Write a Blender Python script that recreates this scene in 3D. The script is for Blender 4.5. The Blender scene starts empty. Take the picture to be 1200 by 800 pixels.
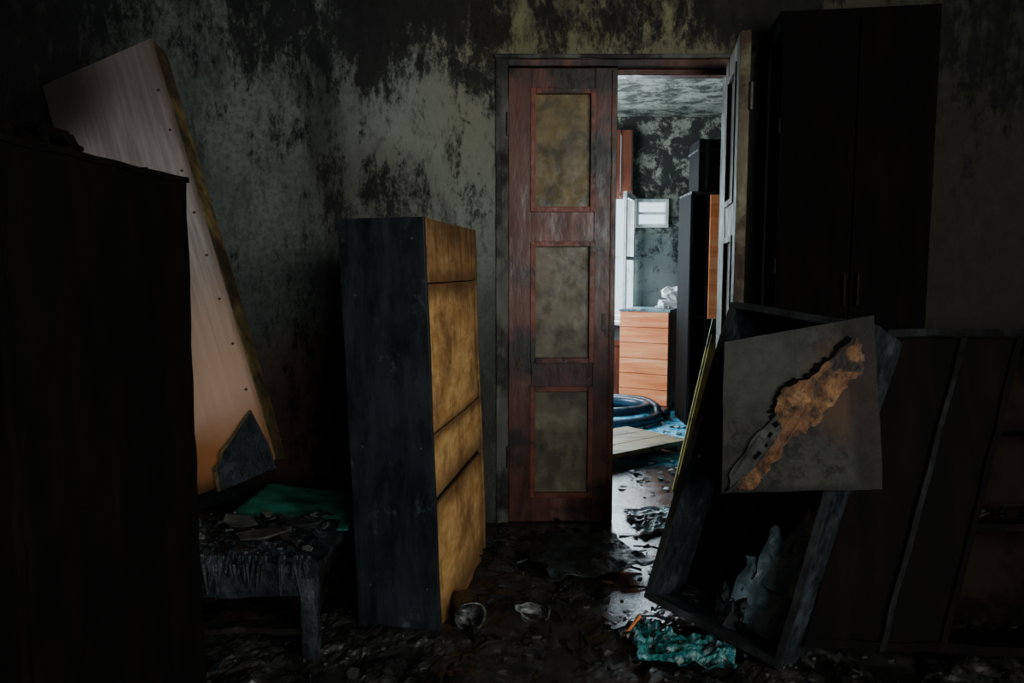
import bpy, bmesh, math, random
from mathutils import Vector, Matrix, noise
random.seed(7)
D=bpy.data
COL=bpy.context.scene.collection
# ------------------------------------------------------------------ node helpers
class NB:
    def __init__(s,name):
        s.m=D.materials.new(name); s.m.use_nodes=True
        s.t=s.m.node_tree; s.n=s.t.nodes; s.l=s.t.links
        s.b=s.n['Principled BSDF']
    def _in(s,sock,v):
        if isinstance(v,bpy.types.NodeSocket): s.l.new(v,sock)
        elif v is not None:
            if isinstance(v,(tuple,list)) and len(v)==3 and sock.type=='RGBA': v=(*v,1)
            sock.default_value=v
    def pos(s): return s.n.new('ShaderNodeNewGeometry').outputs['Position']
    def obj(s): return s.n.new('ShaderNodeTexCoord').outputs['Object']
    def scl(s,v,sc,loc=(0,0,0)):
        n=s.n.new('ShaderNodeMapping'); s._in(n.inputs['Vector'],v); n.inputs['Scale'].default_value=sc; n.inputs['Location'].default_value=loc
        return n.outputs[0]
    def noise(s,v,scale=5,detail=8,rough=.6,dist=0):
        n=s.n.new('ShaderNodeTexNoise'); s._in(n.inputs['Vector'],v)
        n.inputs['Scale'].default_value=scale; n.inputs['Detail'].default_value=detail
        n.inputs['Roughness'].default_value=rough; n.inputs['Distortion'].default_value=dist
        return n.outputs['Fac']
    def math(s,op,a,b=None,clamp=False):
        n=s.n.new('ShaderNodeMath'); n.operation=op; n.use_clamp=clamp
        s._in(n.inputs[0],a); s._in(n.inputs[1],b); return n.outputs[0]
    def mr(s,v,a,b,c=0,d=1):
        n=s.n.new('ShaderNodeMapRange'); n.interpolation_type='SMOOTHSTEP'
        s._in(n.inputs['Value'],v)
        for k,x in zip(('From Min','From Max','To Min','To Max'),(a,b,c,d)): n.inputs[k].default_value=x
        return n.outputs['Result']
    def mix(s,f,a,b,mode='MIX'):
        n=s.n.new('ShaderNodeMix'); n.data_type='RGBA'; n.blend_type=mode
        s._in(n.inputs[0],f); s._in(n.inputs[6],a); s._in(n.inputs[7],b); return n.outputs[2]
    def sep(s,v):
        n=s.n.new('ShaderNodeSeparateXYZ'); s._in(n.inputs[0],v); return n.outputs
    def blob(s,v,x0,z0,rx,rz,w=1.0,ax=(0,2)):
        o=s.sep(v)
        a=s.math('MULTIPLY',s.math('SUBTRACT',o[ax[0]],x0),1/rx); b=s.math('MULTIPLY',s.math('SUBTRACT',o[ax[1]],z0),1/rz)
        r=s.math('ADD',s.math('MULTIPLY',a,a),s.math('MULTIPLY',b,b))
        return s.mr(r,0,1,w,0)
    def add(s,*a):
        r=a[0]
        for x in a[1:]: r=s.math('ADD',r,x)
        return r
    def bump(s,h,strength=.3,dist=.02):
        n=s.n.new('ShaderNodeBump'); n.inputs['Strength'].default_value=strength; n.inputs['Distance'].default_value=dist
        s._in(n.inputs['Height'],h); s.l.new(n.outputs[0],s.b.inputs['Normal'])
    def out(s,col=None,rough=None,metal=None,spec=None):
        for k,v in (('Base Color',col),('Roughness',rough),('Metallic',metal),('Specular IOR Level',spec)):
            if v is not None: s._in(s.b.inputs[k],v)
        return s.m

def gen(name,cols,stretch=(1,1,1),ns=4,soot=None,sootcol=(.006,.006,.006),rough=(.5,.8),bump=.25,metal=0,spec=.4,ss=2.5,world=False,bd=.01):
    b=NB(name); v=b.pos() if world else b.obj()
    vs=b.scl(v,stretch)
    n=b.noise(vs,ns,8,.62,.3)
    c=b.mix(b.mr(n,.35,.52),cols[0],cols[1])
    if len(cols)>2: c=b.mix(b.mr(n,.52,.68),c,cols[2])
    if soot:
        n2=b.noise(b.scl(v,(1,1,1),(3.1,1.7,2.2)),ss,9,.68,.2)
        c=b.mix(b.mr(n2,soot[0],soot[1]),c,sootcol)
    n3=b.noise(vs,ns*3,6,.7)
    b.bump(b.add(n3,n),bump,bd)
    return b.out(c,b.mr(n3,.3,.7,rough[0],rough[1]),metal,spec)

# ------------------------------------------------------------------ mesh helpers
class MB:
    def __init__(s): s.v=[]; s.f=[]; s.mi=[]; s.mats=[]
    def m(s,mat):
        if mat not in s.mats: s.mats.append(mat)
        return s.mats.index(mat)
    def box(s,x0,x1,y0,y1,z0,z1,mat,M=None):
        i=len(s.v); P=[(x0,y0,z0),(x1,y0,z0),(x1,y1,z0),(x0,y1,z0),(x0,y0,z1),(x1,y0,z1),(x1,y1,z1),(x0,y1,z1)]
        if M is not None: P=[tuple(M@Vector(p)) for p in P]
        s.v+=P
        for f in ((0,3,2,1),(4,5,6,7),(0,1,5,4),(1,2,6,5),(2,3,7,6),(3,0,4,7)):
            s.f.append([i+k for k in f]); s.mi.append(s.m(mat))
    def prism(s,pts,y0,y1,mat,M=None):
        n=len(pts); i=len(s.v)
        P=[(p[0],y0,p[1]) for p in pts]+[(p[0],y1,p[1]) for p in pts]
        if M is not None: P=[tuple(M@Vector(p)) for p in P]
        s.v+=P; k=s.m(mat)
        s.f.append([i+j for j in range(n)]); s.mi.append(k)
        s.f.append([i+n+j for j in reversed(range(n))]); s.mi.append(k)
        for j in range(n):
            q=(j+1)%n; s.f.append([i+q,i+j,i+n+j,i+n+q]); s.mi.append(k)
    def tube(s,path,r,mat,seg=10,closed=False,caps=True):
        k=s.m(mat); n=len(path); i=len(s.v)
        for a in range(n):
            p=Vector(path[a]); 
            if closed: t=Vector(path[(a+1)%n])-Vector(path[a-1])
            else: t=Vector(path[min(a+1,n-1)])-Vector(path[max(a-1,0)])
            t.normalize(); up=Vector((0,0,1)) if abs(t.z)<.9 else Vector((1,0,0))
            x=t.cross(up).normalized(); y=x.cross(t)
            rr=r[a] if isinstance(r,(list,tuple)) else r
            for j in range(seg):
                an=2*math.pi*j/seg; s.v.append(tuple(p+x*math.cos(an)*rr+y*math.sin(an)*rr))
        for a in range(n if closed else n-1):
            b=(a+1)%n
            for j in range(seg):
                q=(j+1)%seg
                s.f.append([i+a*seg+j,i+a*seg+q,i+b*seg+q,i+b*seg+j]); s.mi.append(k)
        if caps and not closed:
            s.f.append([i+j for j in reversed(range(seg))]); s.mi.append(k)
            s.f.append([i+(n-1)*seg+j for j in range(seg)]); s.mi.append(k)
    def flake(s,c,size,mat,thick=.004,tilt=.6,asp=1.0):
        n=random.randint(4,7); R=Matrix.Rotation(random.uniform(0,6.28),4,'Z')@Matrix.Rotation(random.gauss(0,tilt),4,'X')@Matrix.Rotation(random.gauss(0,tilt),4,'Y')
        pts=[]
        for j in range(n):
            a=2*math.pi*j/n+random.uniform(-.3,.3); r=size*random.uniform(.55,1.1)
            pts.append((math.cos(a)*r*asp,math.sin(a)*r))
        i=len(s.v); k=s.m(mat)
        for z in (0,thick):
            for p in pts: s.v.append(tuple(Vector(c)+R@Vector((p[0],p[1],z+random.uniform(-1,1)*size*.08))))
        s.f.append([i+j for j in reversed(range(n))]); s.mi.append(k)
        s.f.append([i+n+j for j in range(n)]); s.mi.append(k)
        for j in range(n):
            q=(j+1)%n; s.f.append([i+j,i+q,i+n+q,i+n+j]); s.mi.append(k)
    def grid(s,fn,nu,nv,mat):
        i=len(s.v); k=s.m(mat)
        for a in range(nu+1):
            for b in range(nv+1): s.v.append(tuple(fn(a/nu,b/nv)))
        for a in range(nu):
            for b in range(nv):
                s.f.append([i+a*(nv+1)+b,i+(a+1)*(nv+1)+b,i+(a+1)*(nv+1)+b+1,i+a*(nv+1)+b+1]); s.mi.append(k)
    def done(s,name,M=None,bevel=0,rough=None,smooth=False,solid=0,parent=None,S=None):
        if S is not None: s.v=[tuple(S@Vector(p)) for p in s.v]
        me=D.meshes.new(name); me.from_pydata(s.v,[],s.f)
        for m in s.mats: me.materials.append(m)
        for p,k in zip(me.polygons,s.mi): p.material_index=k; p.use_smooth=smooth
        if rough:
            bm=bmesh.new(); bm.from_mesh(me)
            cuts,amp,freq=rough
            for _ in range(6):
                es=[e for e in bm.edges if e.calc_length()>cuts]
                if not es: break
                bmesh.ops.subdivide_edges(bm,edges=es,cuts=1,use_grid_fill=True)
            for v in bm.verts:
                v.co+=noise.noise_vector(v.co*freq)*amp
            bm.to_mesh(me); bm.free()
        me.update()
        o=D.objects.new(name,me); COL.objects.link(o)
        if M is not None: o.matrix_world=M
        if parent: o.parent=parent
        if solid:
            md=o.modifiers.new('s','SOLIDIFY'); md.thickness=solid
        if bevel:
            md=o.modifiers.new('b','BEVEL'); md.width=bevel; md.segments=2; md.limit_method='ANGLE'
        return o
def frame(o,x,z):
    x=Vector(x).normalized(); z=Vector(z); z=(z-x*z.dot(x)).normalized(); y=z.cross(x)
    return Matrix(((x.x,y.x,z.x,o[0]),(x.y,y.y,z.y,o[1]),(x.z,y.z,z.z,o[2]),(0,0,0,1)))
def rack(o,x,z):   # racked (out of square) carcass: rigid frame + local shear baked in the mesh
    R=frame(o,x,z); x=Vector(x).normalized(); z=Vector(z).normalized(); y=z.cross(x).normalized()
    Sh=Matrix(((x.x,y.x,z.x,o[0]),(x.y,y.y,z.y,o[1]),(x.z,y.z,z.z,o[2]),(0,0,0,1)))
    return R,R.inverted()@Sh

# ------------------------------------------------------------------ materials
def wall_main():
    b=NB('burnt_plaster'); P=b.pos()
    st=b.scl(P,(1,1,.33)); n1=b.noise(st,7,12,.8,.25); n1b=b.noise(b.scl(P,(1,1,.6)),16,10,.8,.2); lo=b.noise(P,1.3,5,.6)
    n=b.add(b.math('MULTIPLY',n1,.6),b.math('MULTIPLY',n1b,.4))
    base=b.mix(b.mr(lo,.35,.65),(.076,.095,.092),(.145,.16,.14))
    base=b.mix(b.mr(b.noise(P,30,6,.75),.4,.7,0,.85),base,(.05,.06,.056))
    base=b.mix(b.mr(b.noise(b.scl(P,(1,1,.3)),3.5,10,.78,.3),.44,.60,0,.85),base,(.030,.033,.031))
    base=b.mix(b.blob(P,-.42,1.95,.6,.95,.6),base,(.27,.285,.235))
    base=b.mix(b.mr(b.noise(b.scl(P,(1,1,.5)),9,11,.8,.3),.52,.60,0,.55),base,(.05,.052,.045))
    yel=b.add(b.blob(P,.75,2.75,1.6,.55),b.blob(P,-.15,2.3,.35,.6,.4))
    base=b.mix(b.math('MULTIPLY',yel,.8,True),base,(.19,.175,.09))
    base=b.mix(b.mr(b.math('MULTIPLY',yel,b.noise(b.scl(P,(1,1,.5)),13,10,.8)),.42,.55,0,.7),base,(.035,.03,.02))
    base=b.mix(b.blob(P,-1.0,.45,.75,.75,.95),base,(.075,.024,.010))
    base=b.mix(b.blob(P,-.75,1.75,.5,.35,.6),base,(.06,.055,.04))
    bias=b.add(b.blob(P,-1.0,2.95,1.15,.85,.14),b.blob(P,-.5,2.55,.5,.5,.075),b.blob(P,-.2,1.95,.2,.55,.07),
               b.blob(P,.6,2.75,1.1,.42,.12),b.blob(P,1.35,2.8,.5,.6,.15),b.blob(P,-.7,1.75,.5,.3,.07),
               b.blob(P,-2.6,2.7,.9,1.1,.14),b.blob(P,-.9,.5,.8,.9,.09),b.blob(P,-.1,2.4,.14,.4,.07),b.blob(P,-1.2,1.9,.9,1.0,.04),
               b.blob(P,2.6,2.9,.9,1.1,.12))
    s=b.mr(b.add(n,bias),.55,.64)
    shade=b.math('MULTIPLY',b.math('ADD',b.blob(P,1.75,1.4,1.05,2.2,1.1),b.blob(P,-2.75,1.9,1.25,1.9,1.0)),1,True)  # right and far left, where little light falls, darkened in the colour
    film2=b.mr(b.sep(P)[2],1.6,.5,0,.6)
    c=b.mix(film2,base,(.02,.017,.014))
    c=b.mix(b.math('MULTIPLY',shade,.93),c,(.012,.011,.008))
    c=b.mix(b.blob(P,2.65,1.8,.9,2.8,.93),c,(.020,.0185,.0095))  # more shade painted towards the right end of the wall
    c=b.mix(b.math('MULTIPLY',s,.92),c,(.005,.005,.006))
    b.bump(b.add(n,b.math('MULTIPLY',s,-.15)),.45,.03)
    return b.out(c,b.mr(n1b,.3,.7,.6,.92),0,.25)
def wall_far():
    b=NB('burnt_plaster_far'); P=b.pos()
    n=b.noise(P,5,12,.8,.3); base=b.mix(b.mr(b.noise(P,2,4),.4,.6),(.10,.13,.14),(.19,.21,.20))
    bias=b.mr(b.sep(P)[2],1.1,2.3,-.07,.05)
    s=b.mr(b.add(n,bias),.46,.56)
    base=b.mix(b.mr(b.sep(P)[2],1.6,2.2),base,(.30,.30,.24))
    c=b.mix(b.math('MULTIPLY',s,.93),base,(.008,.008,.009)); b.bump(n,.4,.03)
    return b.out(c,.8,0,.3)
def ceil_far():
    b=NB('burnt_ceiling'); P=b.pos(); n=b.noise(P,4,12,.8,.3)
    c=b.mix(b.mr(n,.42,.56),(.28,.275,.22),(.03,.03,.022)); b.bump(n,.5,.03); return b.out(c,.85,0,.3)
def floor_main():
    b=NB('wet_charred_floor'); P=b.pos(); n=b.noise(P,9,11,.7,.4); lo=b.noise(P,2.5,5,.6); hi=b.noise(P,60,6,.75)
    c=b.mix(b.mr(n,.4,.65),(.005,.005,.005),(.020,.019,.018)); c=b.mix(b.mr(hi,.64,.74,0,.7),c,(.10,.10,.095))
    wet=b.blob(P,.75,3.3,.55,1.0,1,(0,1))
    b.bump(b.add(n,b.math('MULTIPLY',hi,.5)),.30,.012)
    r=b.mr(lo,.42,.60,.10,.55)
    r=b.math('SUBTRACT',r,b.math('MULTIPLY',wet,.35),True)
    r=b.math('MAXIMUM',r,.08)
    return b.out(c,r,0,.8)
def floor_far():
    b=NB('wet_tile_floor'); P=b.pos(); n=b.noise(P,12,12,.8,.4)
    y=b.sep(P)[1]
    blue=b.mix(b.mr(n,.40,.54),(.012,.13,.26),(.09,.50,.74)); blue=b.mix(b.mr(n,.55,.62),blue,(.55,.80,.85)); blue=b.mix(b.mr(n,.44,.40),blue,(.01,.03,.05))  # tile blue, with the sky's reflection in the water painted in
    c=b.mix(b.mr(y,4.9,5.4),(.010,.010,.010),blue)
    b.bump(n,.2,.02)
    return b.out(c,b.math('ADD',b.mr(n,.4,.6,.06,.25),b.mr(y,5,5.6,0,.3)),0,.4)
WALL=wall_main(); WALLF=wall_far(); CEILF=ceil_far(); FLOOR=floor_main(); FLOORF=floor_far()
CHAR=gen('charred_wood',[(.003,.003,.003),(.008,.007,.006),(.02,.015,.012)],(1,1,.4),7,rough=(.5,.85),bump=.5,spec=.2)
CHARG=gen('charred_wet',[(.004,.005,.006),(.010,.014,.017),(.03,.038,.046)],(1,1,1),9,rough=(.3,.65),bump=.6,spec=.4)
def blackveneer():
    b=NB('black_burnt_veneer'); v=b.obj(); n=b.noise(b.scl(v,(3,3,.5)),4,8,.7,.3); n2=b.noise(v,40,4,.7)
    c=b.mix(b.mr(n,.4,.8),(.002,.0018,.0018),(.007,.0042,.0034))
    b.bump(n2,.2,.005)
    return b.out(c,.85,0,.07)
VEN=blackveneer()
DOORW=gen('burnt_door_wood',[(.038,.013,.009),(.10,.031,.020),(.18,.072,.050)],(1,1,.3),6,soot=(.46,.62),sootcol=(.012,.010,.010),rough=(.25,.55),bump=.3)
BEAD=gen('red_moulding',[(.09,.02,.010),(.18,.042,.022)],(1,1,1),9,soot=(.48,.64),rough=(.3,.6))
DPA=gen('sooty_panel_amber',[(.06,.038,.010),(.15,.10,.03),(.24,.17,.065)],(1,1,.8),6,soot=(.47,.66),sootcol=(.025,.018,.008),rough=(.3,.6),bump=.1,ss=4)
DPB=gen('sooty_panel_grey',[(.060,.050,.026),(.135,.115,.068),(.22,.195,.13)],(1,1,.8),6,soot=(.50,.69),sootcol=(.028,.024,.012),rough=(.35,.6),bump=.1,ss=4)
LEAF2=gen('scorched_grey_paint',[(.035,.026,.014),(.11,.098,.058),(.23,.21,.14)],(1,1,.3),7,soot=(.43,.57),sootcol=(.035,.018,.009),rough=(.55,.85),bump=.4,spec=.25)
FRAME=gen('door_frame_paint',[(.035,.032,.025),(.09,.09,.075),(.13,.14,.115)],(1,1,.3),6,soot=(.46,.6),rough=(.5,.8))
def yellowply():
    b=NB('yellow_plywood'); v=b.obj(); o=b.sep(v)
    n=b.noise(b.scl(v,(1,3,9)),2.5,8,.65,.15); lo=b.noise(v,3,8,.72); st=b.noise(b.scl(v,(1,9,1.2)),3,8,.7)
    c=b.mix(b.mr(n,.35,.65),(.36,.19,.055),(.54,.32,.12))
    c=b.mix(b.mr(lo,.44,.66,0,.85),c,(.14,.06,.02))
    c=b.mix(b.mr(st,.50,.66,0,.5),c,(.12,.055,.018))
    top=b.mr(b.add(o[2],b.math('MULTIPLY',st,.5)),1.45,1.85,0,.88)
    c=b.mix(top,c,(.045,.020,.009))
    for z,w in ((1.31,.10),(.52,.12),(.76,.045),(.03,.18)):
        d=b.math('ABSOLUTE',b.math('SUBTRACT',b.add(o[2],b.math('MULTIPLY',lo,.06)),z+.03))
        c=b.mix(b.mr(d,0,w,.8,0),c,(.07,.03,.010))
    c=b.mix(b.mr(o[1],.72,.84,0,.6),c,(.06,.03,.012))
    b.bump(n,.15,.005); return b.out(c,.65,0,.3)
YPLY=yellowply()
def bluemetal():
    b=NB('scorched_blue_steel'); v=b.obj(); n=b.noise(b.scl(v,(2,2,.6)),5,10,.75,.4); n2=b.noise(b.scl(v,(1,1,.6)),9,10,.78)
    c=b.mix(b.mr(n,.35,.65),(.003,.0045,.006),(.012,.016,.020))
    c=b.mix(b.mr(n2,.56,.68,0,.8),c,(.045,.068,.075)); b.bump(n2,.25,.006)
    return b.out(c,b.mr(n,.3,.7,.4,.65),.1,.3)
BLUE=bluemetal()
def slabface():
    b=NB('heat_stained_hardboard'); v=b.obj(); o=b.sep(v)
    n=b.noise(b.scl(v,(14,1,.7)),3,7,.65,.1); lo=b.noise(v,2.2,6,.6)
    c=b.mix(b.mr(n,.35,.65),(.29,.25,.24),(.48,.42,.40))
    t=b.mr(o[2],1.3,2.0); c=b.mix(b.math('MULTIPLY',t,.75),c,(.13,.098,.09))
    c=b.mix(b.mr(n,.6,.75,0,.5),c,(.62,.59,.57))
    c=b.mix(b.mr(b.add(o[2],b.math('MULTIPLY',lo,.25)),1.25,.55,0,.8),c,(.64,.39,.26))
    c=b.mix(b.mr(b.add(o[2],b.math('MULTIPLY',lo,.3)),.52,.27,0,.92),c,(.30,.11,.03))
    c=b.mix(b.mr(b.add(o[2],b.math('MULTIPLY',lo,.3)),.25,.12,0,.92),c,(.03,.015,.008))
    c=b.mix(b.blob(v,.0,2.0,.40,.40,.92),c,(.02,.018,.016))
    c=b.mix(b.mr(b.add(o[0],b.math('MULTIPLY',lo,.06)),.555,.60,0,.7),c,(.08,.045,.02))
    b.bump(n,.08,.004); return b.out(c,b.mr(lo,.3,.7,.3,.5),.15,.5)
SLAB=slabface()
FOAM=gen('yellowed_insulation',[(.05,.033,.010),(.13,.09,.03),(.22,.16,.06)],(1,1,1),10,soot=(.43,.62),sootcol=(.03,.018,.008),rough=(.7,.9),bump=.6)
ORANGE=gen('orange_veneer',[(.60,.16,.05),(.74,.24,.09),(.82,.38,.20)],(.5,.5,6),3,rough=(.3,.5),bump=.05)
ORANGED=gen('dark_orange_veneer',[(.20,.05,.022),(.33,.10,.04)],(.5,.5,6),3,soot=(.5,.7),rough=(.3,.5),bump=.05)  # darker orange for the carcass, with random black mottling
REDB=gen('red_brown_wood',[(.10,.025,.014),(.18,.05,.028)],(1,1,.3),4,rough=(.4,.6))
WHITE=gen('white_window_paint',[(.5,.52,.5),(.7,.72,.7)],(1,1,1),6,soot=(.62,.72),sootcol=(.1,.09,.07),rough=(.4,.6),bump=.1)
PAPER=gen('paper',[(.35,.36,.36),(.6,.6,.6)],(1,1,1),9,soot=(.6,.7),rough=(.6,.8))
PAPERB=gen('wet_bluish_paper',[(.06,.10,.12),(.16,.24,.27),(.32,.42,.45)],(1,1,1),8,soot=(.52,.66),rough=(.25,.6))
HOSE=gen('black_rubber',[(.006,.014,.024),(.015,.04,.07)],rough=(.25,.45),bump=.1)
TEAL=gen('teal_plastic',[(.0,.035,.042),(.008,.12,.13),(.04,.22,.22)],(1,1,1),12,soot=(.47,.6),rough=(.2,.45),ss=9)
GREEN=gen('green_oilcloth',[(.005,.06,.042),(.014,.13,.085)],(1,1,1),5,soot=(.55,.75),rough=(.3,.5))
PLANK=gen('old_board',[(.11,.08,.035),(.21,.155,.075)],(.4,3,1),5,soot=(.5,.66),rough=(.5,.7))
PLANKY=gen('yellow_green_board',[(.20,.18,.05),(.36,.32,.11)],(1,1,.3),5,soot=(.5,.65),rough=(.5,.7))
ASH=gen('grey_ash',[(.02,.02,.018),(.06,.06,.055),(.13,.13,.12)],(1,1,1),14,rough=(.5,.9),bump=.5)
BROWN=gen('brown_hardboard',[(.004,.003,.002),(.012,.0085,.0055)],(1,1,1),3,soot=(.46,.62),sootcol=(.002,.002,.002),rough=(.8,.95),spec=.05)
EDGE=gen('worn_grey_edge',[(.007,.009,.010),(.020,.023,.025),(.04,.046,.05)],(1,1,.4),9,soot=(.44,.58),rough=(.45,.75),spec=.3)
EDGED=gen('charred_edge',[(.003,.003,.003),(.007,.0078,.008),(.020,.022,.023)],(1,1,.4),8,soot=(.45,.6),sootcol=(.002,.002,.002),rough=(.7,.9),spec=.10)
RIDGE=gen('ash_grey_ridge',[(.012,.012,.011),(.03,.03,.028),(.07,.07,.065)],(1,1,1),14,rough=(.5,.8))
ORSTR=gen('orange_plastic',[(.6,.12,.03),(.7,.2,.05)],rough=(.3,.4))
CLEAR=gen('dirty_clear_plastic',[(.07,.07,.065),(.22,.23,.22)],(1,1,1),10,soot=(.45,.6),rough=(.15,.35))
DARKM=gen('sooty_ironmongery',[(.03,.025,.02),(.06,.05,.045)],rough=(.4,.6),metal=.5)

# ------------------------------------------------------------------ room shell
XL,XR=-2.9,2.9; H=3.1; YB=3.83; YB2=4.08; YR=-2.3; YF=7.8; FXL,FXR=-1.6,3.6
def wall_g(name,ax,p0,p1,u0,u1,holes,mat):
    b=MB(); us=sorted({u0,u1,*[h[0] for h in holes],*[h[1] for h in holes]}); zs=sorted({0,H,*[h[2] for h in holes],*[h[3] for h in holes]})
    for a in range(len(us)-1):
        for c in range(len(zs)-1):
            cu=(us[a]+us[a+1])/2; cz=(zs[c]+zs[c+1])/2
            if any(h[0]<cu<h[1] and h[2]<cz<h[3] for h in holes): continue
            if ax=='y': b.box(us[a],us[a+1],p0,p1,zs[c],zs[c+1],mat)
            else: b.box(p0,p1,us[a],us[a+1],zs[c],zs[c+1],mat)
    return b.done(name)
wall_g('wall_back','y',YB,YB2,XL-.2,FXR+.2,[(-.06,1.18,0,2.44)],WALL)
RW2=(.7,2.3,1.1,2.6)  # opening for the added rear window
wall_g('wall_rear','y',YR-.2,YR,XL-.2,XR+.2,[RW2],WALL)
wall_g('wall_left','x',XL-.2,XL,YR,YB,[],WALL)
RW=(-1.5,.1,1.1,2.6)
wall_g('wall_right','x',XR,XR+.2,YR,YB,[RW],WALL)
W1=(.35,1.28,.84,2.86); W2=(1.31,1.66,1.83,2.13)
wall_g('wall_far','y',YF,YF+.2,FXL-.2,FXR+.2,[W1,W2],WALLF)
FW=(5.2,7.0,.9,2.5)
wall_g('wall_far_left','x',FXL-.2,FXL,YB2,YF,[FW],WALLF)
wall_g('wall_far_right','x',FXR,FXR+.2,YB2,YF,[],WALLF)
b=MB(); b.box(XL-.2,XR+.2,YR-.2,YB2-.1,-.1,0,FLOOR); b.done('floor')
b=MB(); b.box(FXL-.2,FXR+.2,YB2-.1,YF+.2,-.1,-.001,FLOORF); b.done('floor_far')
b=MB(); b.box(XL-.2,XR+.2,YR-.2,YB2-.1,H,H+.1,WALL); b.done('ceiling')
b=MB(); b.box(FXL-.2,FXR+.2,YB2-.1,YF+.2,H-.12,H+.1,CEILF); b.done('ceiling_far')

def window(name,plane,a0,a1,z0,z1,p,cols=1,rows=2,t=.05,mat=WHITE):
    b=MB()
    def bx(u0,u1,w0,w1):
        if plane=='y': b.box(u0,u1,p-.03,p+.05,w0,w1,mat)
        else: b.box(p-.03,p+.03,u0,u1,w0,w1,mat)
    bx(a0,a1,z0,z0+t); bx(a0,a1,z1-t,z1); bx(a0,a0+t,z0+t,z1-t); bx(a1-t,a1,z0+t,z1-t)
    for c in range(1,cols):
        u=a0+(a1-a0)*c/cols; bx(u-t/2,u+t/2,z0+t,z1-t)
    for r in range(1,rows):
        w=z0+(z1-z0)*r/rows
        bx(a0+t,a1-t,w-t/3,w+t/3)
    return b.done(name,bevel=.004)
window('window_1','y',*W1,YF+.08,2,3)
window('window_2','y',*W2,YF+.0,1,2,.035)
window('window_3','x',FW[0],FW[1],FW[2],FW[3],FXL-.1,2,2)
window('window_4','x',RW[0],RW[1],RW[2],RW[3],XR+.12,2,2)
window('added_rear_window','y',*RW2,YR-.12,2,2)  # unseen window, added along with the lamp that fills the shadows
b=MB()
M=frame((1.27,7.76,.86),(-.35,-.93,0),(0,0,1))
for x0,x1,z0,z1 in ((0,.45,0,.06),(0,.45,1.24,1.3),(0,.05,0,1.3),(.40,.45,0,1.3),(0.05,.4,.62,.66)): b.box(x0,x1,0,.035,z0,z1,WHITE)
b.done('window_casement',M,bevel=.004)
b=MB(); b.box(.3,1.33,7.60,7.80,.80,.84,WHITE); b.done('window_sill',bevel=.008)
b=MB()
for i in range(6): b.box(.55+i*.118,.66+i*.118,7.70+.012*(i%2),7.74+.012*(i%2),2.12,2.83,REDB)
b.done('window_shutter',bevel=.004)
b=MB(); b.box(.5,1.14,7.68,7.78,.0,.62,REDB); b.box(.48,1.16,7.66,7.78,.58,.63,REDB); b.done('red_board_far',bevel=.006)  # red board below the far window

# door frame
b=MB()
b.box(-.085,-.058,YB-.010,YB,0,2.45,FRAME); b.box(-.060,-.020,YB,YB2,0,2.44,FRAME); b.box(-.02,.02,YB+.058,YB+.09,0,2.44,FRAME)
b.box(1.15,1.182,YB,YB2,0,2.44,FRAME); b.box(-.022,1.15,YB,YB2,2.405,2.44,DOORW); b.box(-.02,1.15,YB+.06,YB+.10,2.375,2.405,DOORW)
b.box(-.09,1.20,YB-.015,YB,2.44,2.462,FRAME); b.box(-.02,.55,YB+.058,YB+.09,-.001,.02,CHAR)
b.done('trim_1',bevel=.004,rough=(.12,.003,9))

def door_leaf(name,M,w,mats,sl=.12,sr=.115):
    wood,bead,p1,p2=mats; b=MB(); t=.045; h=2.392
    b.box(0,sl,0,t,0,h,wood); b.box(w-sr,w,0,t,0,h,wood)
    rails=((0,.139),(.736,.874),(1.505,1.668),(2.286,h))
    for z0,z1 in rails: b.box(sl,w-sr,.003,t-.003,z0,z1,wood)
    for i,(z0,z1) in enumerate(((.139,.736),(.874,1.505),(1.668,2.286))):
        b.box(sl,w-sr,.024,.030,z0,z1,p1 if i==2 else p2)
        k=.022
        for yy0,yy1 in ((-.006,.024),(.030,t+.006)):
            for bx in ((sl-.006,sl+k,z0-.006,z1+.006),(w-sr-k,w-sr+.006,z0-.006,z1+.006),(sl+k,w-sr-k,z0-.006,z0+k),(sl+k,w-sr-k,z1-k,z1+.006)):
                b.box(bx[0],bx[1],yy0,yy1,bx[2],bx[3],bead)
    b.box(w-.03,w-.022,-.008,.0,0.01,h-.01,bead)
    b.box(w-.07,w-.05,-.005,0,1.04,1.13,DARKM)
    for z in (.3,2.05): b.tube([(-.004,-.006,z),(-.004,-.006,z+.12)],.010,DARKM,8)
    return b.done(name,M,bevel=.004)
door_leaf('door_1',frame((-.018,YB+.005,.004),(1,0,0),(0,0,1)),.562,(DOORW,BEAD,DPA,DPB))
door_leaf('door_2',frame((1.043,3.27,.012),(.098,.55,0),(0,0,1)),.555,(LEAF2,LEAF2,LEAF2,LEAF2))

# ------------------------------------------------------------------ left charred wardrobe
b=MB()
M=frame((-1.62,1.36,0),(1,-.08,0),(0,0,1))
b.box(.0,.70,.0,.66,.06,1.585,VEN); b.box(.01,.69,.02,.64,0,.06,CHAR)
b.box(.70,.706,.02,.645,.10,1.54,VEN)
b.box(-.01,.705,-.01,.665,1.585,1.60,VEN)
o=b.done('charred_wardrobe',M,rough=(.05,.009,8))
b=MB()
for i in range(110):
    x=random.uniform(-1.5,-.97); y=random.uniform(1.42,1.97); b.flake((x,y,1.605+random.uniform(0,.015)),random.uniform(.012,.03),VEN,.008,.3)
for i in range(14):
    a=random.uniform(0,6.28); c=Vector((-1.13,1.72,1.65)); d=Vector((math.cos(a),math.sin(a),0))
    b.tube([c-Vector((0,0,.02)),c+d*.04+Vector((0,0,.03)),c+d*.09+Vector((0,0,.02)),c+d*.12+Vector((0,0,-.03))],[.03,.02,.012,.005],VEN,6)
b.done('burnt_rubble')

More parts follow.
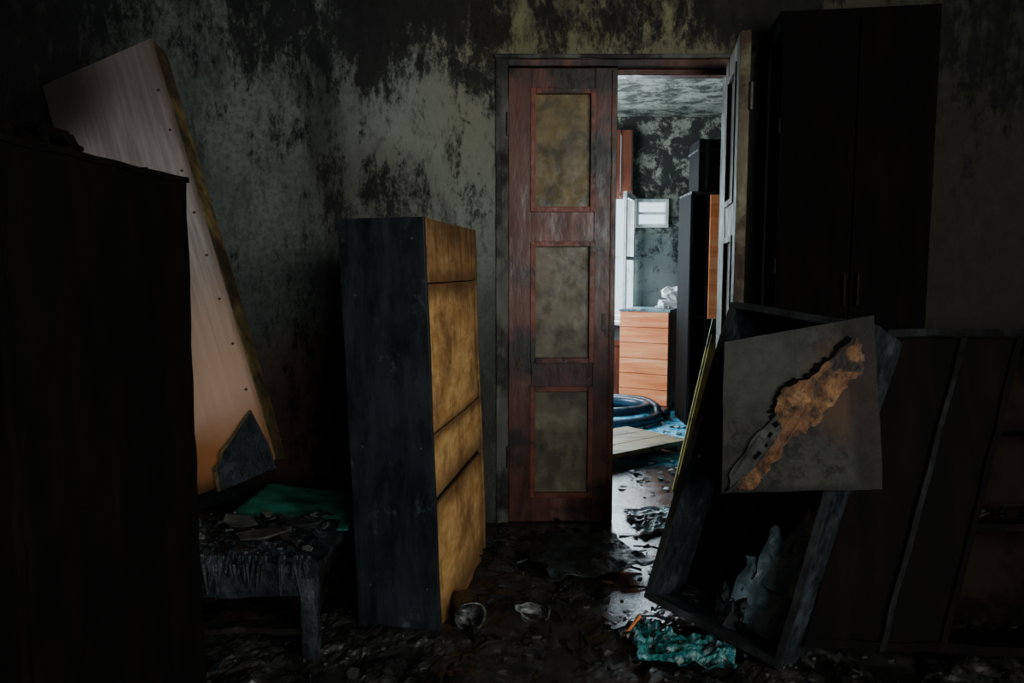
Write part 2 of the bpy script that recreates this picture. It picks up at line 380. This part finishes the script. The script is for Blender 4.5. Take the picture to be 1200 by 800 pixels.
# ------------------------------------------------------------------ leaning panel
A=Vector((-1.683,3.50,2.44)); B=Vector((-.974,2.95,.555)); C=Vector((-2.18,3.50,2.25))
zd=(A-B); xd=(A-C); L=zd.length; zn=zd.normalized(); xn=(xd-zn*xd.dot(zn)).normalized(); yn=zn.cross(xn)
Wd=.56
O=B-xn*Wd
M=Matrix(((xn.x,yn.x,zn.x,O.x),(xn.y,yn.y,zn.y,O.y),(xn.z,yn.z,zn.z,O.z),(0,0,0,1)))
b=MB()
b.prism([(0,0),(Wd-.02,.0),(Wd,.04),(Wd,L),(0,L-.02)],0,.012,SLAB)
b.prism([(.01,.01),(Wd-.005,.03),(Wd+.004,.3),(Wd+.002,L-.006),(0,L-.03)],.012,.125,FOAM)
b.prism([(Wd-.26,-.02),(Wd-.005,-.01),(Wd-.01,.10),(Wd-.04,.26),(Wd-.09,.22),(Wd-.15,.17),(Wd-.21,.13),(Wd-.22,.10),(Wd-.25,.08)],-.012,-.001,CHARG)
b.prism([(Wd-.04,.26),(Wd-.09,.226),(Wd-.15,.178),(Wd-.218,.135),(Wd-.23,.10),(Wd-.26,.08),(Wd-.27,-.02),(Wd-.255,-.02),(Wd-.245,.08),(Wd-.215,.10),(Wd-.205,.127),(Wd-.15,.166),(Wd-.09,.213),(Wd-.036,.25)],-.015,-.002,FOAM)
for i in range(8):
    z=.35+i*.21; b.tube([(Wd-.035,-.006,z),(Wd-.035,.004,z)],.006,DARKM,8)
b.done('leaning_cabinet_panel',M,bevel=.003)

# ------------------------------------------------------------------ centre upright cabinet
M,S=rack((-.572,2.60,0.0),(.985,-.16,0),(-.030,.0,1))
w=.315; d=.84; h=1.545
b=MB()
b.box(0,w,0,.022,0,h,BLUE); b.box(.0,.02,.022,d,0,h,BLUE); b.box(0,w,d-.02,d,0,h,CHAR)
b.box(.02,w-.02,.022,d-.02,h-.02,h-.0,BLUE); b.box(.02,w-.02,.022,d-.02,.03,.06,CHAR)
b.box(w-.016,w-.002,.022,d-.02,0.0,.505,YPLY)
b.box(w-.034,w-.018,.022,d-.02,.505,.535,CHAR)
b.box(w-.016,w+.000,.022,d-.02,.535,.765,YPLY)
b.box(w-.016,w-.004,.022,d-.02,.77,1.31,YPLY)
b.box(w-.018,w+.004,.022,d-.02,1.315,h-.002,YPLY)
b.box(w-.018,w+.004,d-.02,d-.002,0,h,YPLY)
for x,z in ((.05,1.27),(.27,1.27),(.05,.72),(.27,.72),(.05,.2),(.27,.2),(.27,1.47)): b.tube([(x,-.003,z),(x,.004,z)],.005,DARKM,8)
b.done('upright_cabinet',M,bevel=.003,rough=(.11,.004,4),S=S)

# ------------------------------------------------------------------ charred low table
b=MB()
x0,x1,y0,y1,z=-1.55,-.645,2.36,3.2,.38
b.box(x0,x1,y0,y1,z-.03,z,CHARG)
for x in (x0+.03,x1-.08):
    for y in (y0+.03,y1-.08): b.box(x,x+.05,y,y+.05,0,z-.03,CHARG)
b.box(x0+.05,x1-.05,y0+.04,y0+.06,z-.14,z-.03,CHARG); b.box(x1-.06,x1-.04,y0+.05,y1-.05,z-.14,z-.03,CHAR)
b.box(x0+.08,x1-.08,y0+.05,y1-.1,.10,.12,CHAR)
tab=b.done('charred_table',rough=(.05,.014,10))
b=MB()
def hf(u,v):
    x=-1.5+u*.84; y=2.35+v*.42
    e=min(u,1-u,v,1-v)*8; e=min(e,1)
    n=noise.fractal(Vector((x*7,y*7,1)),.8,2,7)
    return (x,y,.386+e*max(-.005,.026+.04*n))
b.grid(hf,140,80,CHARG)
for i in range(150):
    b.flake((random.uniform(-1.2,-.68),random.uniform(2.36,2.74),.40+random.uniform(0,.03)),random.uniform(.006,.03),random.choice([CHARG,CHAR,CHARG,CHAR,ASH]),.006,.3,1.3)
b.flake((-.88,2.46,.44),.07,RIDGE,.006,.12,1.4); b.flake((-1.0,2.58,.445),.06,RIDGE,.004,.15,1.2); b.flake((-.76,2.56,.445),.06,EDGE,.006,.15,1.5)
for i in range(70):
    x=random.uniform(-1.4,-.66); l=random.uniform(.01,.10)
    b.tube([(x,2.37,.395),(x,2.348,.378),(x+random.uniform(-.02,.02),2.345,.37-l)],[.012,.010,.003],CHARG,7)
b.done('melted_rubble',parent=tab)
b=MB()
b.grid(lambda u,v:(-1.08+u*.46,2.66+v*.46,.43-.045*u+.012*noise.noise(Vector((u*5,v*5,0)))),24,24,GREEN)
b.done('green_oilcloth',smooth=True,solid=.004)

# ------------------------------------------------------------------ overturned small cabinet (right)
O=Vector((.505,2.66,.12)); e=Vector((.345,.14,1.12)); Wv=Vector((.373,-.392,-.065))
M=frame(O,Wv,e); w=.548; h=1.18; d=.26; t=.02
b=MB()
b.box(0,t,0,d,0,h,CHARG); b.box(w-t,w,0,d,0,h,CHARG); b.box(t,w-t,0,d,0,t,CHARG); b.box(t,w-t,0,d,h-t,h,CHARG)
b.box(t,w-t,d-.008,d,t,h-t,VEN); b.box(t,w-t,.01,d-.01,.62,.64,CHAR)
for bx in ((-.002,t+.004,-.006,.0,0,h),(w-t-.004,w+.002,-.006,0,0,h),(t,w-t,-.006,0,-.002,t+.004),(t,w-t,-.006,0,h-t-.004,h+.002)):
    b.box(*bx,EDGE)
b.box(t,.05,.02,.035,.55,.56,DARKM)
b.tube([(.02,.03,.56),(.07,-.03,.575)],.006,EDGE,6)
for i in range(16):
    b.flake((random.uniform(.08,w-.07),random.uniform(.08,d-.05),.03+random.uniform(0,.04)),random.uniform(.02,.05),random.choice([CHARG,CHARG,CHAR]),.003,.5)
def sheet(cx,cz,ww,hh,seed,dep=.03):
    return lambda u,v:(cx+u*ww+.02*noise.noise(Vector((u*3,v*3,seed))),d-dep-.02*noise.noise(Vector((u*4,v*4,seed+5)))-.03*(1-v),cz+v*hh+.05*noise.noise(Vector((u*5,0,seed+9)))*v)
b.grid(sheet(.25,.03,.25,.24,1,.07),14,14,PAPERB); b.grid(sheet(.31,.20,.19,.20,4,.065),14,14,PAPERB); b.grid(sheet(.40,.34,.10,.18,7,.05),10,10,PAPERB)
b.grid(sheet(.20,.03,.12,.12,11,.08),10,10,CHARG)
b.done('overturned_cabinet',M,rough=(.1,.005,6))

# hanging broken cabinet door
TL=Vector((.744,2.53,1.109)); TR=Vector((1.151,2.30,1.223)); BR=Vector((1.179,2.25,.666)); BL=Vector((.7236,2.45,.59))
def doormat():
    b=NB('torn_cabinet_veneer'); v=b.obj(); o=b.sep(v); n=b.noise(v,6,10,.75,.3); n2=b.noise(v,18,9,.8)
    c=b.mix(b.mr(n,.35,.65),(.018,.018,.016),(.045,.043,.037)); c=b.mix(b.mr(n2,.44,.60,0,.85),c,(.008,.008,.007))
    c=b.mix(b.blob(v,.44,.32,.18,.22,.85),c,(.06,.028,.012))
    c=b.mix(b.blob(v,.12,.42,.30,.22,.5),c,(.065,.066,.060))
    e=b.math('MINIMUM',b.math('MINIMUM',o[0],o[2]),b.math('SUBTRACT',.45,o[0]))
    c=b.mix(b.mr(b.add(e,b.math('MULTIPLY',n2,.04)),.02,.05,.7,0),c,(.006,.005,.005))
    b.bump(n2,.4,.006); return b.out(c,b.mr(n,.3,.7,.45,.75),0,.25)
DM=doormat()
TORN=gen('exposed_scorched_wood',[(.05,.018,.007),(.15,.065,.024),(.30,.155,.065)],(1,1,1),9,soot=(.46,.60),sootcol=(.013,.008,.005),rough=(.5,.8),bump=.7,ss=8)
M=frame(BL,(BR-BL),(TL-BL)); 
Mi=M.inverted(); tl=Mi@TL; tr=Mi@TR; brr=Mi@BR
b=MB()
b.prism([(0,0),(brr.x,brr.z),(tr.x,tr.z),(tl.x,tl.z)],0,.018,DM)
W_=brr.x; H_=tr.z
def jit(pts,n=5,a=.006):
    out=[]
    for i in range(len(pts)):
        p=Vector(pts[i]); q=Vector(pts[(i+1)%len(pts)])
        for k in range(n):
            t_=k/n; r=p.lerp(q,t_); 
            if k: r+=Vector((random.uniform(-a,a),random.uniform(-a,a)))
            out.append((r.x,r.y))
    return out
def P_(px,py): return (px*W_,py*H_)
b.prism(jit([P_(.04,.01),P_(.20,.015),P_(.34,.14),P_(.48,.30),P_(.64,.38),P_(.84,.58),P_(.985,.70),P_(.97,.88),P_(.78,.76),P_(.66,.68),P_(.46,.61),P_(.41,.50),P_(.43,.38),P_(.30,.24)],8,.009),-.0025,.0,TORN)
def strip(pts,wd,mat,lift):
    for i in range(len(pts)-1):
        a=Vector(pts[i]); c=Vector(pts[i+1]); dd=(c-a).normalized(); nn=Vector((-dd.y,dd.x))*wd*random.uniform(.3,1.5)
        q=[a,c,c+nn,a+nn]
        b.prism([(p.x,p.y) for p in q],-lift*random.uniform(.6,1.2),-.002,mat)
pp=jit([P_(.04,.01),P_(.30,.24),P_(.43,.40),P_(.41,.50),P_(.46,.61),P_(.66,.68),P_(.78,.76),P_(.97,.90)],6,.006)[:-6]
strip(pp,.014,VEN,.010)
b.prism(jit([P_(.06,.03),P_(.30,.20),P_(.44,.38),P_(.42,.46),P_(.28,.36),P_(.08,.14)],4,.006),-.010,-.003,RIDGE)
b.done('broken_cabinet_door',M,bevel=.0015,rough=(.07,.004,9))

# ------------------------------------------------------------------ fallen wardrobe at right
M,S=rack((.98,2.34,.09),(1,-.08,0),(.40,.27,1.12)); w=1.35; h=1.15; d=.36
b=MB()
b.box(0,.025,0,d,0,h,VEN); b.box(w-.025,w,0,d,0,h,VEN); b.box(0,w,0,d,h-.03,h,VEN); b.box(0,w,0,d,0,.03,VEN)
b.box(.02,w-.02,d-.01,d,.03,h-.03,BROWN)
b.box(.025,.44,.012,.03,.03,h-.03,VEN)
b.box(.247,.266,-.004,.012,0,h-.03,EDGED); b.box(.44,.462,-.0,.3,.03,h-.03,VEN)
b.box(.465,w-.03,.02,d-.02,.42,.445,VEN); b.box(.465,w-.03,.02,d-.02,.78,.80,VEN)
for i in range(26): b.flake((random.uniform(.5,1.2),random.uniform(.08,.3),.46+random.uniform(0,.03)),random.uniform(.02,.05),random.choice([CHAR,CHARG]),.008,.4)
b.box(-.01,w+.01,-.008,.0,h-.025,h+.004,EDGED)
b.done('fallen_wardrobe',M,rough=(.09,.009,6),S=S)

# tall black wardrobe against wall
M=frame((1.25,3.50,0),(1,-.14,0),(0,0,1)); b=MB()
b.box(0,.70,0,.28,.08,2.56,VEN); b.box(.02,.68,.02,.26,0,.08,CHAR)
b.box(.008,.345,-.018,-.001,.14,2.52,VEN); b.box(.352,.692,-.018,-.001,.14,2.52,VEN)
for z in (.5,1.35,2.0): b.tube([(.006,-.02,z),(.006,-.02,z+.07)],.006,CHAR,6)
b.tube([(.32,-.04,1.2),(.32,-.04,1.35)],.006,CHAR,8); b.tube([(.38,-.04,1.2),(.38,-.04,1.35)],.006,CHAR,8)
b.done('tall_black_wardrobe',M,bevel=.004)

# ------------------------------------------------------------------ far room furniture
M=frame((1.08,7.24,0),(.88,-.475,0),(0,0,1)); b=MB(); w=.5; d=.5; h=.97
b.box(0,.02,0,d,0,h,ORANGED); b.box(w-.02,w,0,d,0,h,ORANGED); b.box(-.01,w+.01,-.01,d,h,h+.025,PAPERB); b.box(.02,w-.02,d-.02,d,0,h,ORANGED)
b.box(.02,w-.02,.0,d-.02,0,.05,ORANGED); b.box(.02,w-.02,.012,.02,.05,h,ORANGED)
for i in range(6):
    z0=.055+i*.153; b.box(.004,w-.004,-.014,.010,z0,z0+.147,ORANGE)
b.done('chest_of_drawers',M,bevel=.001)
b=MB()
for i in range(10):
    z=.998+i*.008; a=random.uniform(-.12,.12)
    R=Matrix.Translation((1.62,7.30,z))@Matrix.Rotation(a,4,'Z'); b.box(-.13,.13,-.09,.09,0,.0078,PAPER,R)
def crump(u,v):
    a=u*2*math.pi; ph=v*math.pi; p=Vector((.12*math.sin(ph)*math.cos(a),.09*math.sin(ph)*math.sin(a),.07*math.cos(ph))); p+=noise.noise_vector(p*18)*.035
    return Vector((1.62,7.30,1.14))+p
b.grid(crump,26,18,PAPER)
b.grid(lambda u,v:(1.44+u*.12,7.22+v*.10-u*.03,1.0+.05*abs(noise.noise(Vector((u*4,v*4,2))))+.002),8,8,PAPER)
b.done('stack_of_papers')
b=MB()
b.box(1.55,1.57,6.35,6.8,0,2.02,CHAR); b.box(1.55,2.3,6.35,6.8,2.02,2.05,CHAR); b.box(1.57,2.3,6.78,6.8,0,2.02,VEN); b.box(2.28,2.3,6.35,6.78,0,2.02,CHAR)
b.box(1.69,1.71,6.34,6.78,.03,2.02,VEN); b.box(1.71,2.28,6.33,6.35,.95,2.02,ORANGE); b.box(1.71,2.28,6.33,6.35,.03,.93,VEN); b.box(1.55,2.3,6.35,6.8,0,.03,CHAR)
b.box(1.57,1.69,6.36,6.78,.95,.97,CHAR); b.box(1.545,1.55,6.35,6.80,.0,2.03,VEN)
b.done('open_wardrobe',bevel=.003)
b=MB(); b.box(1.62,2.15,6.4,6.75,2.055,2.5,VEN); b.box(1.61,2.16,6.39,6.76,2.40,2.42,CHAR); b.tube([(1.8,6.39,2.25),(1.82,6.36,2.25),(1.98,6.36,2.25),(2.0,6.39,2.25)],.008,EDGE,6)
for x in (1.68,2.09): b.box(x,x+.03,6.392,6.4,2.06,2.5,EDGED)
b.done('charred_suitcase',bevel=.01)
b=MB()
path=[]
for i in range(150):
    a=2*math.pi*i/64; rr=.54-.0016*i
    path.append((.88+rr*math.cos(a)+.03*math.sin(i*.21),6.60+rr*.96*math.sin(a),.05+(.085 if i>64 else 0)*min(1,max(0,(i-58)/12))))
b.tube(path,.044,HOSE,12)
b.done('fire_hose',smooth=True)
b=MB(); M=Matrix.Translation((.80,5.40,.06))@Matrix.Rotation(.62,4,'Z')@Matrix.Rotation(-.02,4,'X')
for i in range(3): b.box(-.55,.42,-.33+i*.222,-.115+i*.222,0,.035,PLANK,M)
b.box(-.45,-.38,-.33,.33,-.05,0,PLANK,M); b.box(.30,.36,-.33,.33,-.05,0,PLANK,M)
b.done('wooden_pallet_board',bevel=.003)
M,S=rack((1.00,4.42,.0),(1,-.2,0),(.25,.10,1.06)); b=MB(); b.box(0,.10,0,.03,0,1.10,PLANKY); b.box(.015,.085,-.012,0,.1,1.0,PLANKY); b.done('leaning_plank',M,bevel=.003,S=S)
b=MB()
for i in range(160):
    x=random.uniform(.5,1.6); y=random.uniform(4.2,7.0); b.flake((x,y,.006+random.uniform(0,.008)),random.uniform(.01,.035),random.choice([CHARG,CHARG,CHAR,PAPERB]),.003,.15)
for i in range(90):
    x=random.uniform(.8,1.7); y=random.uniform(5.8,7.1); b.flake((x,y,.008+random.uniform(0,.01)),random.uniform(.01,.03),random.choice([PAPER,PAPERB,CHARG]),.003,.2)
b.done('floor_litter')

# ------------------------------------------------------------------ near room debris
def hh(x,y):
    n=noise.fractal(Vector((x*2.6,y*2.6,4)),.9,2,5); n2=noise.fractal(Vector((x*16,y*16,9)),.7,2,4)
    k=max(0,min(1,(n+.30)*1.6))
    base=.003+.045*k+.012*n2*k
    dx=(x-.70)/.32; dy=(y-3.4)/.75; m=min(1,max(0,(dx*dx+dy*dy)-.5))
    return base*m-.004
b=MB()
def g(u,v):
    x=-2.2+u*4.4; y=1.7+v*2.1; ed=min(1,min(u,1-u,v,1-v)*12); return (x,y,hh(x,y)*ed)
b.grid(g,340,170,FLOOR)
mats=[CHAR,CHAR,CHARG,FLOOR,VEN,CHARG,FLOOR,FLOOR,FLOOR,RIDGE]
for i in range(750):
    x=random.uniform(-1.2,1.6); y=random.uniform(2.0,3.78)
    if ((x-.70)/.25)**2+((y-3.35)/.5)**2<1 and random.random()<.7: continue
    if -.62<x<-.1 and 2.5<y<3.5: continue
    b.flake((x,y,max(0,hh(x,y))+random.uniform(-.004,.003)),random.uniform(.005,.03)*random.uniform(.5,1.1),random.choice(mats),random.uniform(.004,.010),.12,random.choice([1,1,2.2]))
for i in range(60):
    x=random.uniform(-.2,.9); y=random.uniform(2.3,3.5); a=random.uniform(0,3.14); l=random.uniform(.05,.2)
    p=Vector((x,y,max(0,hh(x,y))+.01)); dd=Vector((math.cos(a),math.sin(a),random.uniform(-.1,.1)))*l
    b.tube([p,p+dd*.5+Vector((0,0,.01)),p+dd],[.007,.005,.004],random.choice([CHAR,CHARG,EDGED]),5)
b.done('charred_debris',smooth=False)
def buck(cx,cy,ww,hh_,rot,seed,amp,z):
    def f(u,v):
        X=(u-.5)*ww*(1+.15*noise.noise(Vector((v*4,seed,0)))); Y=(v-.5)*hh_*(1+.2*noise.noise(Vector((u*4,seed,3)))); c,s_=math.cos(rot),math.sin(rot)
        return (cx+X*c-Y*s_,cy+X*s_+Y*c,z+amp*noise.fractal(Vector((u*3,v*3,seed)),.8,2,4)+amp)
    return f
b=MB(); b.grid(buck(.33,3.25,.5,.45,.4,3,.03,.03),24,24,CHARG); b.done('buckled_linoleum',solid=.004)
b=MB(); b.grid(buck(.80,3.92,.34,.18,.1,8,.02,.006),24,16,PAPERB); b.grid(buck(.74,3.72,.24,.12,.7,12,.02,.006),20,14,PAPERB); b.done('wet_newspaper',solid=.002)
b=MB(); b.grid(buck(.60,2.40,.32,.20,-.2,21,.04,.02),50,36,TEAL); b.grid(buck(.48,2.50,.16,.12,.5,25,.04,.02),26,22,TEAL); b.done('teal_plastic_bag',solid=.002)
b=MB(); b.tube([(.40,2.48,.06),(.47,2.55,.10)],.005,ORSTR,8); b.done('orange_straw')
b=MB(); M=Matrix.Translation((-.155,2.60,.070))@Matrix.Rotation(.25,4,'Z')
prof=[(.052,0),(.060,-.002),(.062,.004),(.056,.01),(.054,.13),(.048,.135),(.0,.135),(.0,.128),(.046,.128),(.050,.012),(.052,0)]
def tub(u,v):
    k=v*(len(prof)-1); i=min(int(k),len(prof)-2); f=k-i; r=prof[i][0]*(1-f)+prof[i+1][0]*f; y=prof[i][1]*(1-f)+prof[i+1][1]*f
    a=u*2*math.pi; r*=1+.05*math.sin(3*a); return M@Vector((r*math.cos(a),y,r*math.sin(a)))
b.grid(tub,28,len(prof)-1,CLEAR); b.done('plastic_tub',smooth=True)
b=MB()
def cup(u,v):
    a=u*2*math.pi; r=.03+.035*v; p=Vector((r*math.cos(a),r*math.sin(a)*.5,.02+v*.10)); p+=noise.noise_vector(p*22)*.025
    return Matrix.Translation((.075,2.68,.03))@Matrix.Rotation(.9,4,'X')@p
b.grid(cup,30,14,CLEAR); b.done('crushed_plastic_cup',solid=.002)

# ------------------------------------------------------------------ light
w=D.worlds.new('W'); bpy.context.scene.world=w; w.use_nodes=True
bg=w.node_tree.nodes['Background']; bg.inputs[0].default_value=(.62,.85,1,1); bg.inputs[1].default_value=2.2
def area(name,loc,target,sx,sy,e,col):
    l=D.lights.new(name,'AREA'); l.shape='RECTANGLE'; l.size=sx; l.size_y=sy; l.energy=e; l.color=col
    o=D.objects.new(name,l); COL.objects.link(o); o.location=loc
    o.rotation_euler=(Vector(target)-Vector(loc)).to_track_quat('-Z','Y').to_euler(); return o
area('daylight_right_window',(XR-.03,-.7,1.85),(-.8,2.2,1.4),1.4,1.35,85,(1,.96,.86))
area('rear_shadow_fill',(1.5,YR+.03,1.85),(-.3,3,1.2),1.45,1.35,84,(.97,1,.96))  # added lamp at the rear, fills the shadows of the side light
area('daylight_far_window',(.82,YF-.02+.0,1.75),(.82,5,1.0),.8,1.6,85,(.72,.9,1))
area('daylight_far_side_window',(FXL+.02,6.1,1.7),(1.5,6.5,.9),1.6,1.4,220,(.8,.93,1))
# ------------------------------------------------------------------ camera
cd=D.cameras.new('camera'); cam=D.objects.new('camera',cd); COL.objects.link(cam)
cam.location=(0,0,1.35); cam.rotation_euler=(math.radians(84.6),0,0); cd.lens=25.5; cd.sensor_width=36; cd.clip_start=.05
bpy.context.scene.camera=cam
